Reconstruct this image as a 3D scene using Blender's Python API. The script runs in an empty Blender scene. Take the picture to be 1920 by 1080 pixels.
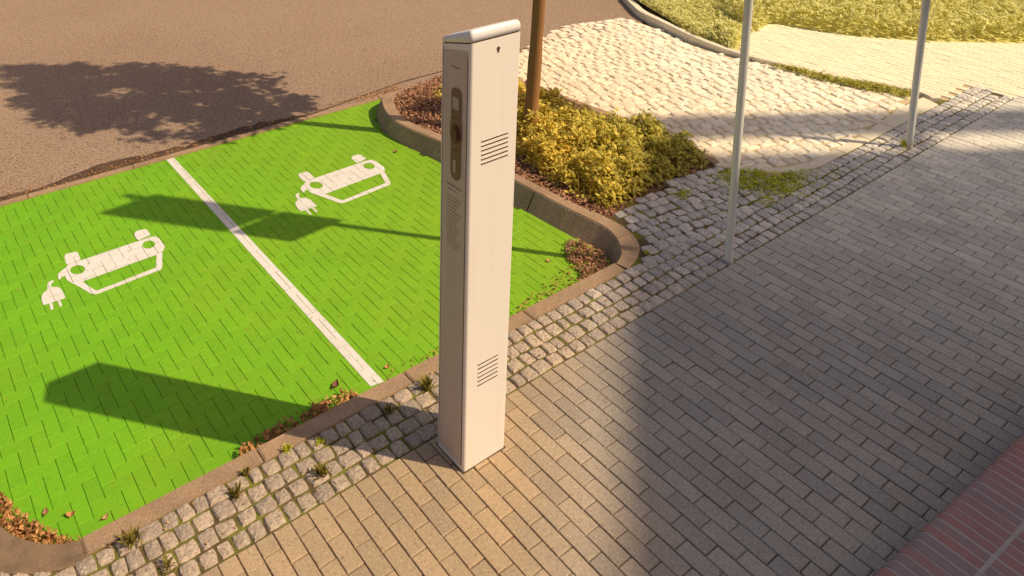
import bpy, math, random
from mathutils import Vector, Matrix, noise
from mathutils.geometry import tessellate_polygon
random.seed(7)
S = 0.1                      # everything is written in decimetres
ZB, ZR = -1.4, -1.3          # parking bay level, road level
SUN = Vector((0.672, -0.752, 1.0)).normalized()
scene = bpy.context.scene
COL = scene.collection

# ------------------------------------------------------------------ materials
def mat(name, base, rough=0.85, var=None, rnd=None, speck=None, stain=None, bump=None, metal=0.0,
        attr='rnd', grad=None, stretch=None, spec=0.3, trans=0.0):
    """base colour, rnd=(colour,colour) per piece, speck=(scale,colour,amount), stain=(scale,colour,amount), bump=(scale,strength)"""
    m = bpy.data.materials.new(name); m.use_nodes = True
    nt = m.node_tree; N = nt.nodes; L = nt.links
    b = N['Principled BSDF']
    b.inputs['Roughness'].default_value = rough; b.inputs['Metallic'].default_value = metal
    b.inputs['Specular IOR Level'].default_value = spec
    tc = N.new('ShaderNodeTexCoord'); vec = tc.outputs['Object']
    if stretch:
        mp = N.new('ShaderNodeMapping'); mp.inputs['Scale'].default_value = stretch
        L.new(vec, mp.inputs['Vector']); vec = mp.outputs['Vector']
    def rgb(c):
        n = N.new('ShaderNodeRGB'); n.outputs[0].default_value = (*c, 1); return n.outputs[0]
    def mix(f, a, c, mode='MIX'):
        n = N.new('ShaderNodeMix'); n.data_type = 'RGBA'; n.blend_type = mode
        if isinstance(f, float): n.inputs['Factor'].default_value = f
        else: L.new(f, n.inputs['Factor'])
        L.new(a, n.inputs[6]); L.new(c, n.inputs[7]); return n.outputs[2]
    def nz(scale, detail=4, r=0.6):
        n = N.new('ShaderNodeTexNoise'); n.inputs['Scale'].default_value = scale
        n.inputs['Detail'].default_value = detail; n.inputs['Roughness'].default_value = r
        L.new(vec, n.inputs['Vector']); return n.outputs['Fac']
    def ramp(f, lo, hi, a=0.0, c=1.0):
        n = N.new('ShaderNodeMapRange'); n.inputs[1].default_value = lo; n.inputs[2].default_value = hi
        n.inputs[3].default_value = a; n.inputs[4].default_value = c; L.new(f, n.inputs[0]); return n.outputs[0]
    c = rgb(base)
    if grad:            # colour shift along an axis, painting shade and glow on some stones: (axis vector, from, to, colour)
      for (gx, gy), g0, g1, gc in (grad if isinstance(grad, list) else [grad]):
        s = N.new('ShaderNodeVectorMath'); s.operation = 'DOT_PRODUCT'; L.new(tc.outputs['Object'], s.inputs[0])
        s.inputs[1].default_value = (gx, gy, 0)
        a = N.new('ShaderNodeMath'); a.operation = 'MULTIPLY_ADD'; L.new(nz(1.1, 3), a.inputs[0]); a.inputs[1].default_value = 0.5
        L.new(s.outputs['Value'], a.inputs[2])
        c = mix(ramp(a.outputs[0], g0, g1), c, rgb(gc))
    if rnd:
        at = N.new('ShaderNodeAttribute'); at.attribute_name = attr
        c = mix(ramp(at.outputs['Fac'], 0, 1), mix(1.0, c, rgb(rnd[0]), 'MULTIPLY'), mix(1.0, c, rgb(rnd[1]), 'MULTIPLY'))
    if stain:
        for st in (stain if isinstance(stain, list) else [stain]):
            sc, sc_c, am = st[:3]; lo, hi = (st[3], st[4]) if len(st) > 3 else (0.45, 0.7)
            c = mix(ramp(nz(sc, 6), lo, hi, 0, am), c, rgb(sc_c))
    if speck:
        for sp in (speck if isinstance(speck, list) else [speck]):
            sc, sc_c, am = sp[:3]; lo, hi = (sp[3], sp[4]) if len(sp) > 3 else (0.5, 0.68)
            c = mix(ramp(nz(sc, 2, 0.7), lo, hi, 0, am), c, rgb(sc_c))
    L.new(c, b.inputs['Base Color'])
    if bump:
        bs = bump if isinstance(bump, list) else [bump]
        prev = None
        for sc, st in bs:
            bn = N.new('ShaderNodeBump'); bn.inputs['Strength'].default_value = st; bn.inputs['Distance'].default_value = 0.004
            L.new(nz(sc, 5), bn.inputs['Height'])
            if prev: L.new(prev, bn.inputs['Normal'])
            prev = bn.outputs[0]
        L.new(prev, b.inputs['Normal'])
    if trans:
        t = N.new('ShaderNodeBsdfTranslucent'); L.new(c, t.inputs['Color'])
        mx = N.new('ShaderNodeMixShader'); mx.inputs[0].default_value = trans
        L.new(b.outputs[0], mx.inputs[1]); L.new(t.outputs[0], mx.inputs[2])
        L.new(mx.outputs[0], N['Material Output'].inputs['Surface'])
    return m
M = {}
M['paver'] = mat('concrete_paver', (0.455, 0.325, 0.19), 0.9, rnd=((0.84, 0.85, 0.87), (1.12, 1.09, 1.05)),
    grad=[((0.6, -0.6), 0.25, 1.0, (0.33, 0.317, 0.288)), ((0.85, 0.35), 1.5, 4.8, (0.84, 0.79, 0.65))],  # painted tone: grey where the building shades, paler toward the far glow
    stain=[(2.2, (0.22, 0.17, 0.12), 0.30), (14, (0.34, 0.25, 0.16), 0.3, 0.5, 0.75), (11, (0.06, 0.045, 0.035), 0.7, 0.715, 0.74)],
    speck=[(75, (0.80, 0.66, 0.48), 0.30, 0.54, 0.70), (62, (0.16, 0.12, 0.09), 0.42, 0.52, 0.68)], bump=[(70, 0.6), (25, 0.25)])
M['path_paver'] = mat('pale_path_paver', (0.93, 0.85, 0.58), 0.9, rnd=((0.95, 0.95, 0.94), (1.05, 1.05, 1.05)),
    stain=(3, (0.8, 0.7, 0.45), 0.4), speck=(70, (0.7, 0.6, 0.4), 0.3), bump=(70, 0.3))
M['joint'] = mat('joint_sand', (0.095, 0.062, 0.035), 1.0, stain=(6, (0.05, 0.035, 0.02), 0.6), speck=(120, (0.2, 0.14, 0.08), 0.4), bump=(100, 0.5))
M['moss'] = mat('mossy_joint_soil', (0.11, 0.075, 0.03), 1.0, stain=[(5, (0.19, 0.19, 0.018), 0.95, 0.44, 0.60)],
    speck=(110, (0.22, 0.15, 0.07), 0.45), bump=[(90, 0.8), (20, 0.5)])
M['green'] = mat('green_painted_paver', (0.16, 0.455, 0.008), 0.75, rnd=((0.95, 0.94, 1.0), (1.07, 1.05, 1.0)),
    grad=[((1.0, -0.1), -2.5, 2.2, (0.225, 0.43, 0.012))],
    stain=[(1.6, (0.27, 0.42, 0.012), 0.4, 0.46, 0.72), (0.9, (0.11, 0.27, 0.01), 0.35, 0.5, 0.75), (8, (0.08, 0.12, 0.01), 0.5, 0.70, 0.78), (13, (0.23, 0.34, 0.02), 0.3, 0.5, 0.8)], speck=[(75, (0.33, 0.40, 0.03), 0.35), (60, (0.10, 0.26, 0.01), 0.4, 0.54, 0.7)], bump=[(70, 0.5), (22, 0.2)])
M['green_joint'] = mat('green_joint', (0.075, 0.14, 0.01), 1.0, bump=(80, 0.5))
M['white_paint'] = mat('white_road_paint', (0.80, 0.74, 0.66), 0.8, stain=[(16, (0.62, 0.56, 0.46), 0.5, 0.5, 0.8), (30, (0.34, 0.46, 0.10), 0.8, 0.60, 0.68), (2.5, (0.60, 0.55, 0.44), 0.4, 0.45, 0.7)],
    speck=(70, (0.45, 0.46, 0.30), 0.35, 0.62, 0.72), bump=(140, 0.3))
M['kerb'] = mat('kerb_concrete', (0.42, 0.27, 0.155), 0.95, rnd=((0.88, 0.88, 0.88), (1.1, 1.1, 1.1)),
    stain=[(4, (0.19, 0.12, 0.07), 0.5), (22, (0.28, 0.18, 0.10), 0.5)], speck=[(70, (0.62, 0.46, 0.3), 0.4), (60, (0.15, 0.10, 0.07), 0.4, 0.55, 0.7)], bump=[(60, 0.8), (18, 0.4)])
M['kerb_dark'] = mat('weathered_kerb_concrete', (0.26, 0.165, 0.095), 0.95,
    stain=[(8, (0.10, 0.07, 0.04), 0.8), (30, (0.2, 0.14, 0.08), 0.5)], speck=(150, (0.36, 0.26, 0.17), 0.4), bump=[(110, 0.8), (18, 0.6)])
M['kerb_pale'] = mat('pale_kerb_concrete', (0.86, 0.76, 0.54), 0.9, stain=(6, (0.66, 0.55, 0.35), 0.4), speck=(70, (0.6, 0.48, 0.3), 0.3), bump=(70, 0.4))
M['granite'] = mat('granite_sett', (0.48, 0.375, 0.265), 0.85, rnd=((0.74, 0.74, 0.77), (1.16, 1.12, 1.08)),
    grad=[((0.9, 0.2), 0.7, 2.3, (0.56, 0.53, 0.48)), ((0.9, 0.2), 2.2, 5.2, (0.84, 0.79, 0.66))],  # painted wash: setts turn greyer, then paler, toward the far glow
    stain=[(18, (0.30, 0.22, 0.16), 0.5, 0.5, 0.7)], speck=[(60, (0.19, 0.135, 0.10), 0.6, 0.52, 0.64), (75, (0.82, 0.74, 0.62), 0.4, 0.55, 0.68)],
    bump=[(38, 1.0), (90, 0.7)])
M['rough'] = mat('rough_pale_stone', (0.90, 0.70, 0.48), 0.85, rnd=((0.90, 0.87, 0.84), (1.08, 1.08, 1.06)),
    grad=[((0.8, -0.5), 1.0, 3.8, (0.93, 0.86, 0.66))],  # lighter toward the right, painting in the washed-out glow
    stain=[(9, (0.70, 0.50, 0.32), 0.4, 0.5, 0.72)], speck=(40, (0.60, 0.42, 0.27), 0.35, 0.55, 0.7), bump=[(14, 0.5), (50, 0.6)])
M['rough_joint'] = mat('sandy_joint', (0.66, 0.50, 0.29), 1.0, stain=(9, (0.50, 0.40, 0.16), 0.6), bump=(60, 0.6))
M['asphalt'] = mat('old_asphalt', (0.35, 0.24, 0.158), 0.95, stain=[(0.55, (0.37, 0.25, 0.16), 0.5, 0.35, 0.75), (3.5, (0.20, 0.135, 0.09), 0.35, 0.58, 0.72), (0.23, (0.27, 0.165, 0.10), 0.4, 0.4, 0.6)],
    speck=[(46, (0.75, 0.53, 0.34), 0.55, 0.53, 0.68), (40, (0.10, 0.06, 0.04), 0.65, 0.50, 0.66), (18, (0.42, 0.28, 0.16), 0.25, 0.6, 0.7)], bump=[(42, 1.0), (20, 0.4)])
M['dirt'] = mat('gutter_dirt', (0.075, 0.045, 0.03), 1.0, stain=(7, (0.17, 0.1, 0.055), 0.7), speck=(70, (0.30, 0.17, 0.07), 0.6, 0.55, 0.66), bump=[(60, 1.0)])
M['soil'] = mat('bed_soil', (0.17, 0.09, 0.045), 1.0, stain=(8, (0.09, 0.05, 0.025), 0.7), speck=(60, (0.30, 0.18, 0.09), 0.6), bump=[(50, 1.0), (14, 1.0)])
M['ground'] = mat('far_ground', (0.20, 0.15, 0.08), 1.0, stain=(0.3, (0.12, 0.13, 0.04), 0.8), bump=(20, 0.5))
M['lawn'] = mat('lawn_soil', (0.70, 0.62, 0.20), 1.0, stain=(3, (0.55, 0.52, 0.12), 0.7), bump=(40, 1.0))
M['leaf_litter'] = mat('dry_leaves', (0.50, 0.27, 0.11), 0.8, rnd=((0.45, 0.35, 0.3), (1.55, 1.45, 1.25)), trans=0.2)
M['litter_red'] = mat('dry_red_leaves', (0.46, 0.25, 0.14), 0.8, rnd=((0.5, 0.4, 0.4), (1.45, 1.4, 1.3)), trans=0.2)
M['shrub'] = mat('shrub_leaves', (0.80, 0.66, 0.09), 0.6, rnd=((0.5, 0.52, 0.6), (1.5, 1.4, 1.8)),
    grad=[((0.8, -0.5), 0.9, 2.6, (0.58, 0.56, 0.09))], trans=0.45)
M['hedge'] = mat('bright_shrub_leaves', (0.88, 0.82, 0.26), 0.6, rnd=((0.72, 0.74, 0.6), (1.12, 1.15, 1.9)), trans=0.5)
M['twig'] = mat('twig', (0.28, 0.17, 0.08), 0.9)
M['tree_leaf'] = mat('tree_leaves', (0.07, 0.10, 0.02), 0.6, rnd=((0.6, 0.6, 0.6), (1.4, 1.4, 1.2)), trans=0.25)
M['bark'] = mat('bark', (0.34, 0.165, 0.058), 0.95, stretch=(1, 1, 0.25), stain=[(30, (0.32, 0.15, 0.05), 0.6)], bump=[(60, 0.8), (20, 0.8)])
M['weed'] = mat('weed_blades', (0.30, 0.24, 0.05), 0.7, rnd=((0.5, 0.4, 0.4), (1.4, 1.5, 1.2)), trans=0.3)
M['moss_tuft'] = mat('green_weed', (0.60, 0.60, 0.03), 0.8, rnd=((0.6, 0.6, 0.6), (1.4, 1.4, 1.2)), trans=0.3)
M['case'] = mat('painted_metal_case', (0.88, 0.79, 0.67), 0.5, stretch=(1, 1, 0.03), stain=[(40, (0.82, 0.72, 0.60), 0.3), (5, (0.66, 0.54, 0.42), 0.35, 0.5, 0.8)], bump=(90, 0.02), spec=0.35)
M['cap'] = mat('cap_metal', (0.86, 0.80, 0.74), 0.3, stain=(9, (0.72, 0.64, 0.56), 0.3), spec=0.6)
M['edge'] = mat('shaded_side_metal', (0.60, 0.475, 0.385), 0.4, stretch=(1, 1, 0.03), stain=(40, (0.5, 0.4, 0.32), 0.5), spec=0.5)  # darker case tone that paints in the shade of the column side
M['dark'] = mat('dark_slot', (0.10, 0.065, 0.04), 0.8, speck=(90, (0.05, 0.03, 0.02), 0.3))
M['panel'] = mat('panel_plastic', (0.20, 0.12, 0.065), 0.35, stain=(20, (0.16, 0.095, 0.05), 0.5), spec=0.5)
M['panel_dark'] = mat('socket_plastic', (0.12, 0.055, 0.03), 0.3, stain=(20, (0.09, 0.04, 0.025), 0.5), spec=0.6)
M['screen'] = mat('display_screen', (0.46, 0.40, 0.30), 0.2, stain=(25, (0.40, 0.35, 0.27), 0.5), spec=0.6)
M['print'] = mat('printed_ink', (0.30, 0.21, 0.15), 0.7, speck=(200, (0.45, 0.35, 0.27), 0.5))
M['pole'] = mat('galvanised_steel', (0.84, 0.81, 0.69), 0.4, metal=0.1, stretch=(1, 1, 0.15), stain=[(20, (0.62, 0.58, 0.47), 0.6)], speck=(60, (0.82, 0.78, 0.66), 0.4), bump=(60, 0.05), spec=0.6)
M['sign'] = mat('sign_sheet', (0.55, 0.55, 0.55), 0.4, stain=(8, (0.48, 0.48, 0.48), 0.4))
M['brick'] = mat('paving_brick', (0.255, 0.165, 0.152), 0.8, rnd=((1.32, 0.92, 0.88), (0.9, 1.12, 1.2)),
    stain=[(12, (0.2, 0.12, 0.11), 0.5)], speck=(140, (0.36, 0.22, 0.19), 0.35), bump=[(120, 0.4), (20, 0.3)])
M['mortar'] = mat('light_mortar', (0.36, 0.325, 0.295), 0.95, stain=(9, (0.25, 0.22, 0.20), 0.5), bump=(90, 0.6))
M['facade'] = mat('render_facade', (0.55, 0.5, 0.42), 0.9, stain=(1, (0.48, 0.43, 0.36), 0.5))
M['pane'] = mat('window_pane', (0.05, 0.06, 0.08), 0.1, stain=(1, (0.07, 0.08, 0.1), 0.5), spec=0.8)

# ------------------------------------------------------------------ mesh helper
class MB:
    def __init__(s): s.v, s.f, s.r, s.m = [], [], [], []
    def add(s, vs, fs, r=None, mi=0):
        o = len(s.v); s.v += [tuple(q) for q in vs]
        r = random.random() if r is None else r
        for f in fs: s.f.append([o + i for i in f]); s.r.append(r); s.m.append(mi)
    def box(s, x0, y0, z0, x1, y1, z1, r=None, mi=0):
        s.add([(x0,y0,z0),(x1,y0,z0),(x1,y1,z0),(x0,y1,z0),(x0,y0,z1),(x1,y0,z1),(x1,y1,z1),(x0,y1,z1)],
              [(3,2,1,0),(4,5,6,7),(0,1,5,4),(1,2,6,5),(2,3,7,6),(3,0,4,7)], r, mi)
    def quadstone(s, q, top, bot, bev=0.06, drop=0.05, r=None):
        """stone from an outline q (ccw), with bevelled upper edge"""
        cx = sum(p[0] for p in q)/len(q); cy = sum(p[1] for p in q)/len(q); n = len(q)
        ins = []
        for (x, y) in q:
            d = math.hypot(x-cx, y-cy) or 1; k = 1 - bev*1.35/d; ins.append((cx+(x-cx)*k, cy+(y-cy)*k))
        vs = [(x,y,bot) for x,y in q] + [(x,y,top-drop) for x,y in q] + [(x,y,top) for x,y in ins]
        fs = [tuple(range(2*n, 3*n))]
        for i in range(n):
            j = (i+1) % n; fs += [(i,j,n+j,n+i), (n+i,n+j,2*n+j,2*n+i)]
        s.add(vs, fs, r)
    def cobble(s, q, top, bot, rough=0.05, r=None, tilt=0.03, ring=(0.86, 0.55), segs=3):
        """irregular hewn stone: wobbly outline, domed and chipped top"""
        out = []
        n0 = len(q)
        for i in range(n0):
            a, b = q[i], q[(i+1) % n0]
            for k in range(segs):
                t = k/segs; px, py = a[0]+(b[0]-a[0])*t, a[1]+(b[1]-a[1])*t
                out.append((px, py, 1.0 if k else 0.0))
        cx = sum(p[0] for p in q)/n0; cy = sum(p[1] for p in q)/n0; n = len(out)
        rad = sum(math.hypot(p[0]-cx, p[1]-cy) for p in q)/n0
        tx, ty = random.uniform(-tilt, tilt), random.uniform(-tilt, tilt)
        base = []
        for (x, y, side) in out:
            k = (1.0 if side else 0.93) + random.uniform(-.045, .045)
            base.append((cx+(x-cx)*k, cy+(y-cy)*k))
        r0 = random.uniform(-.03, .03)
        def h(x, y, d): return top + r0 + (x-cx)*tx + (y-cy)*ty - d + random.uniform(-rough, rough)
        vs = [(x,y,bot) for x,y in base] + [(x,y,h(x,y,.13)) for x,y in base]
        for k, d in ((ring[0], 0.035), (ring[1], 0.0)):
            vs += [(cx+(x-cx)*k, cy+(y-cy)*k, h(x,y,d)) for x,y in base]
        vs.append((cx, cy, h(cx, cy, -.01)))
        fs = []
        for lv in range(3):
            for i in range(n):
                j = (i+1) % n; fs.append((lv*n+i, lv*n+j, (lv+1)*n+j, (lv+1)*n+i))
        for i in range(n): fs.append((3*n+i, 3*n+(i+1) % n, 4*n))
        s.add(vs, fs, r)
    def tube(s, pts, rads, n=16, r=None, cap=True, mi=0):
        vs = []; k = len(pts)
        for i, p in enumerate(pts):
            p = Vector(p); d = (Vector(pts[min(i+1,k-1)]) - Vector(pts[max(i-1,0)])).normalized()
            a = d.cross(Vector((0,1,0.01)));
            if a.length < .05: a = d.cross(Vector((1,0,0)))
            a.normalize(); b = d.cross(a)
            for j in range(n):
                t = 2*math.pi*j/n; vs.append(p + (a*math.cos(t)+b*math.sin(t))*rads[i])
        fs = [(i*n+j, i*n+(j+1)%n, (i+1)*n+(j+1)%n, (i+1)*n+j) for i in range(k-1) for j in range(n)]
        if cap: fs += [tuple(range(n-1,-1,-1)), tuple((k-1)*n+j for j in range(n))]
        s.add(vs, fs, r, mi)
    def leaf(s, p, size, nrm, spin, curl=0.25, asp=0.55, r=None):
        n = Vector(nrm).normalized(); a = n.orthogonal().normalized(); a = Matrix.Rotation(spin, 3, n) @ a; b = n.cross(a)
        p = Vector(p); l = size/2; w = l*asp; c = n*size*curl
        s.add([p-a*l+c, p-b*w, p+a*l+c, p+b*w], [(0,1,2),(0,2,3)], r)
    def build(s, name, m, parent=None, smooth=False, loc=None, **tags):
        me = bpy.data.meshes.new(name)
        off = Vector(loc) if loc else Vector((0,0,0))
        me.from_pydata([(Vector(v)-off)*S for v in s.v], [], s.f)
        ms = m if isinstance(m, (list, tuple)) else [m]
        for q in ms: me.materials.append(M[q] if isinstance(q, str) else q)
        me.polygons.foreach_set('material_index', s.m)
        at = me.attributes.new('rnd', 'FLOAT', 'FACE'); at.data.foreach_set('value', s.r)
        if smooth: me.polygons.foreach_set('use_smooth', [True]*len(s.f))
        me.update(); o = bpy.data.objects.new(name, me); COL.objects.link(o)
        o.location = off*S
        if parent: o.parent = parent; o.location = off*S - Vector(parent['_loc']) if '_loc' in parent else off*S
        for k, v in tags.items(): o[k] = v
        return o
def thing(name, label, category, loc, group=None, rz=0.0):
    o = bpy.data.objects.new(name, None); COL.objects.link(o); o.empty_display_size = 0.05
    o.location = Vector(loc)*S; o.rotation_euler.z = rz
    o['label'] = label; o['category'] = category
    if group: o['group'] = group
    return o
def tag(o, label, category, group=None, kind=None):
    if label: o['label'] = label
    if category: o['category'] = category
    if group: o['group'] = group
    if kind: o['kind'] = kind
    return o
def inside(p, poly):
    x, y = p; c = False; n = len(poly)
    for i in range(n):
        x1, y1 = poly[i]; x2, y2 = poly[(i+1) % n]
        if (y1 > y) != (y2 > y) and x < (x2-x1)*(y-y1)/(y2-y1)+x1: c = not c
    return c
def clip(sub, win):
    """Sutherland-Hodgman: polygon sub by convex ccw window"""
    out = list(sub); n = len(win)
    for i in range(n):
        a, b = win[i], win[(i+1) % n]; inp, out = out, []
        if not inp: return []
        f = lambda p: (b[0]-a[0])*(p[1]-a[1])-(b[1]-a[1])*(p[0]-a[0])
        for k in range(len(inp)):
            p, q = inp[k-1], inp[k]; fp, fq = f(p), f(q)
            if (fp >= 0) != (fq >= 0):
                t = fp/(fp-fq); out.append((p[0]+(q[0]-p[0])*t, p[1]+(q[1]-p[1])*t))
            if fq >= 0: out.append(q)
    return out
def area(q): return 0.5*sum(q[i-1][0]*q[i][1]-q[i][0]*q[i-1][1] for i in range(len(q)))
def ccw(q): return q if area(q) > 0 else q[::-1]
def sheet(name, poly, z, m, holes=None, **tags):
    b = MB(); tri = tessellate_polygon([[Vector((x,y,0)) for x,y in poly]])
    zf = z if callable(z) else (lambda x, y: z)
    for t in tri:
        q = ccw([poly[i] for i in t]); b.add([(x,y,zf(x,y)) for x,y in q], [(0,1,2)], 0.5)
    return b.build(name, m, **tags)
# ------------------------------------------------------------------ ground, road, verge
b = MB(); b.add([(-4000,-4000,-2.0),(4000,-4000,-2.0),(4000,4000,-2.0),(-4000,4000,-2.0)], [(0,1,2,3)], .5)
b.build('ground', 'ground', kind='structure')
b = MB(); b.add([(-600,44.6,ZR),(900,44.6,ZR),(900,230,ZR),(-600,230,ZR)], [(0,1,2,3)], .5)
b.build('road', 'asphalt', kind='structure')
# concrete edging band between bay and road and the dirt line that gathers there
b = MB()
x = -60.0
while x < 21.5:
    b.quadstone([(x+.03,43.95),(x+9.97,43.95),(x+9.97,44.62),(x+.03,44.62)], ZR+.06, -1.9, .05, .04); x += 10
b.build('gutter_edging', 'kerb', kind='structure')
b = MB()
xs = [-60 + i*1.0 for i in range(0, 125)]
def dw(x):
    w = 2.0 if x < 4 else max(0.35, 2.0 - (x-4)*.16)
    return w*(0.7 + 0.7*noise.noise(Vector((x*.13, 3, 0)))+.35*noise.noise(Vector((x*.9, 8, 0))))
prev = None
for x in xs:
    base = 44.62 if x < 12 else 44.62 + min(1.6, (x-12)*.13)
    a = (x, base + (0 if x < 12 else .2)); c = (x, base + max(.15, dw(x)) + (0 if x < 12 else .2))
    if prev: b.add([(prev[0][0],prev[0][1],ZR+.03),(a[0],a[1],ZR+.03),(c[0],c[1],ZR+.02),(prev[1][0],prev[1][1],ZR+.02)], [(0,1,2,3)], .5)
    prev = (a, c)
b.build('gutter_dirt', 'dirt', kind='structure')

# ------------------------------------------------------------------ pavement of running-bond stones
def road_side(x): return 4.6
b = MB()
G = 0.026
def run_bond(b, x0, x1, ylo, yhi, test=None, jit=.012):
    for i in range(x0, x1):
        half = (i % 2 == 0)
        y = float(yhi)
        first = True
        sh = random.uniform(-.05, .05)
        while y > ylo:
            L = 1.0 if (first and half) else 2.0
            y2 = y - L + (sh if first else 0)
            cx, cy = i+.5, (y+y2)/2
            if test is None or test(cx, cy):
                j = lambda: random.uniform(-jit, jit)
                top = random.uniform(-.025, .02)
                q = [(i+G+j(), y2+G+j()), (i+1-G+j(), y2+G+j()), (i+1-G+j(), y-G+j()), (i+G+j(), y-G+j())]
                o = len(b.v)
                b.quadstone(q, top, -.7, .045, .035)
            y = y2; first = False
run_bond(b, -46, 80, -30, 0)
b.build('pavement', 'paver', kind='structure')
b = MB(); b.add([(-50,-34,-.16),(132,-34,-.16),(132,0,-.16),(-50,0,-.16)], [(0,1,2,3)], .5)
b.build('pavement_bedding', 'joint', kind='structure')
# pale path continuing past the far kerb
PATH = [(70.9,5.2),(71.2,8.2),(68.2,15),(66.6,22),(66.6,27.3),(72,30),(82.5,32),(86.5,22),(92.5,15),(101.5,7),(128,-6),(128,-30),(80,-30),(80,0),(78,0),(78,4.15),(71.2,4.15)]
b = MB(); run_bond(b, 66, 128, -30, 33, lambda x, y: inside((x, y), PATH) and (x > 80 or y > 0))
b.build('footpath', 'path_paver', kind='structure')
sheet('footpath_bedding', PATH, -.12, 'rough_joint', kind='structure')

# ------------------------------------------------------------------ granite setts
def lattice(b, poly, sx, sy, ang=0.0, jit=.12, gap=.07, top=0.0, zf=None, bond=.5, lenj=.18, rough=.035, org=(0,0), segs=3, deep=.6):
    ca, sa = math.cos(ang), math.sin(ang)
    xs = [p[0] for p in poly]; ys = [p[1] for p in poly]
    R = max(max(xs)-min(xs), max(ys)-min(ys)); cx, cy = sum(xs)/len(xs), sum(ys)/len(ys)
    nr = int(R/sy)+2
    def tw(u, v):
        ox, oy = org; X = (cx//1)+ox + u*ca - v*sa; Y = (cy//1)+oy + u*sa + v*ca; return X, Y
    rows = [k*sy + random.uniform(-jit, jit)*.4*sy for k in range(-nr, nr+1)]
    wob = lambda u, k: noise.noise(Vector((u*.23, k*5.1, 2)))*jit*1.1*sy
    for k in range(len(rows)-1):
        u = -R + random.uniform(0, sx)
        while u < R:
            L = sx*(1+random.uniform(-lenj, lenj)); u2 = u+L
            q = [(u, rows[k]+wob(u,k)), (u2, rows[k]+wob(u2,k)), (u2, rows[k+1]+wob(u2,k+1)), (u, rows[k+1]+wob(u,k+1))]
            mx, my = (u+u2)/2, (rows[k]+rows[k+1])/2
            P = []
            for (a, c) in q:
                a += random.uniform(-jit, jit)*.45*sx; c += random.uniform(-jit, jit)*.45*sy
                d = math.hypot(a-mx, c-my); kk = 1-gap*1.3/d
                P.append(tw(mx+(a-mx)*kk, my+(c-my)*kk))
            c0 = tw(mx, my)
            if inside(c0, poly):
                z = top if zf is None else zf(*c0)
                b.cobble(P, z + random.uniform(-.04, .04), z-deep, rough, segs=segs)
            u = u2
STRIP = [(-45,0.0),(78,0.0),(78,4.06),(17.6,4.06),(-25.2,4.06),(-27.3,4.9),(-29.2,6.7),(-45,6.9)]
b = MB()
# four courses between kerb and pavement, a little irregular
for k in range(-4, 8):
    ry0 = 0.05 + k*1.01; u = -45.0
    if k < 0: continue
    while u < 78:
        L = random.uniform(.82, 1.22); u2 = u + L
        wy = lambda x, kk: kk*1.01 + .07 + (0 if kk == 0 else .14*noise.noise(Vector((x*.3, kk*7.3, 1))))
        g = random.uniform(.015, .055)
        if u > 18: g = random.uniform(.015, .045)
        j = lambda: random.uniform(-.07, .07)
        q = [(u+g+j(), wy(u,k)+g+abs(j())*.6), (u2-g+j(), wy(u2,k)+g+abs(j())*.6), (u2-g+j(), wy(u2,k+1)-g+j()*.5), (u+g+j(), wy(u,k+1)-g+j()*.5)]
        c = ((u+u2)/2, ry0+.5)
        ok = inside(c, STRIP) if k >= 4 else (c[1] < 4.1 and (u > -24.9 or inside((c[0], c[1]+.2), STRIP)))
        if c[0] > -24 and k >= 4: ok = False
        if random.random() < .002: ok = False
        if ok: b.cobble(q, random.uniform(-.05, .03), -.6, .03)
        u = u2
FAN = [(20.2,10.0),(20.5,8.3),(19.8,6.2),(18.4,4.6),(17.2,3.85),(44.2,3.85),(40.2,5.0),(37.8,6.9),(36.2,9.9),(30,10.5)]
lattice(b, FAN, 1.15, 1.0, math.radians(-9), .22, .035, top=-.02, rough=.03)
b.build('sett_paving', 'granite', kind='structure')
sheet('sett_bedding', [(-45,0),(78,0),(78,4.2),(66,4.9),(44,4.9),(37.4,9.9),(20,10.2),(18.2,7.5),(16.5,5.2),(14,4.5),(-25,4.5),(-29,6.8),(-45,7)], -.13, 'moss', kind='structure')

# driveway of big rough stones, falling towards the road
def zd(x, y): return max(-1.22, min(0.0, -(y-18)*1.22/28))
DRV = [(36.5,10.2),(37.9,8.2),(40.6,6.0),(44,5.2),(54,5.2),(64,6.4),(69.4,6.2),(66.6,15),(64.9,26.5),(65.7,34.7),(68.4,41.4),(69.5,46),(68,48.6),(60,50.6),(52,48.6),(45,46.2),(37.6,43.5),(36.4,38),(37.2,29),(37.4,20)]
b = MB(); lattice(b, DRV, 1.5, 1.15, math.radians(-14), .24, .035, zf=zd, lenj=.35, rough=.028, segs=3, deep=.9)
b.build('driveway_paving', 'rough', kind='structure')
b = MB(); n = len(DRV)
tri = tessellate_polygon([[Vector((x,y,0)) for x,y in DRV]])
# finely divided bedding that follows the fall
for gx in range(34, 76, 2):
    for gy in range(4, 54, 2):
        w = [(gx,gy),(gx+2,gy),(gx+2,gy+2),(gx,gy+2)]
        for t in tri:
            q = clip(w, ccw([DRV[i] for i in t]))
            if len(q) > 2 and abs(area(q)) > 1e-4: b.add([(x,y,zd(x,y)-.12) for x,y in q], [tuple(range(len(q)))], .5)
b.build('driveway_bedding', 'rough_joint', kind='structure')

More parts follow.
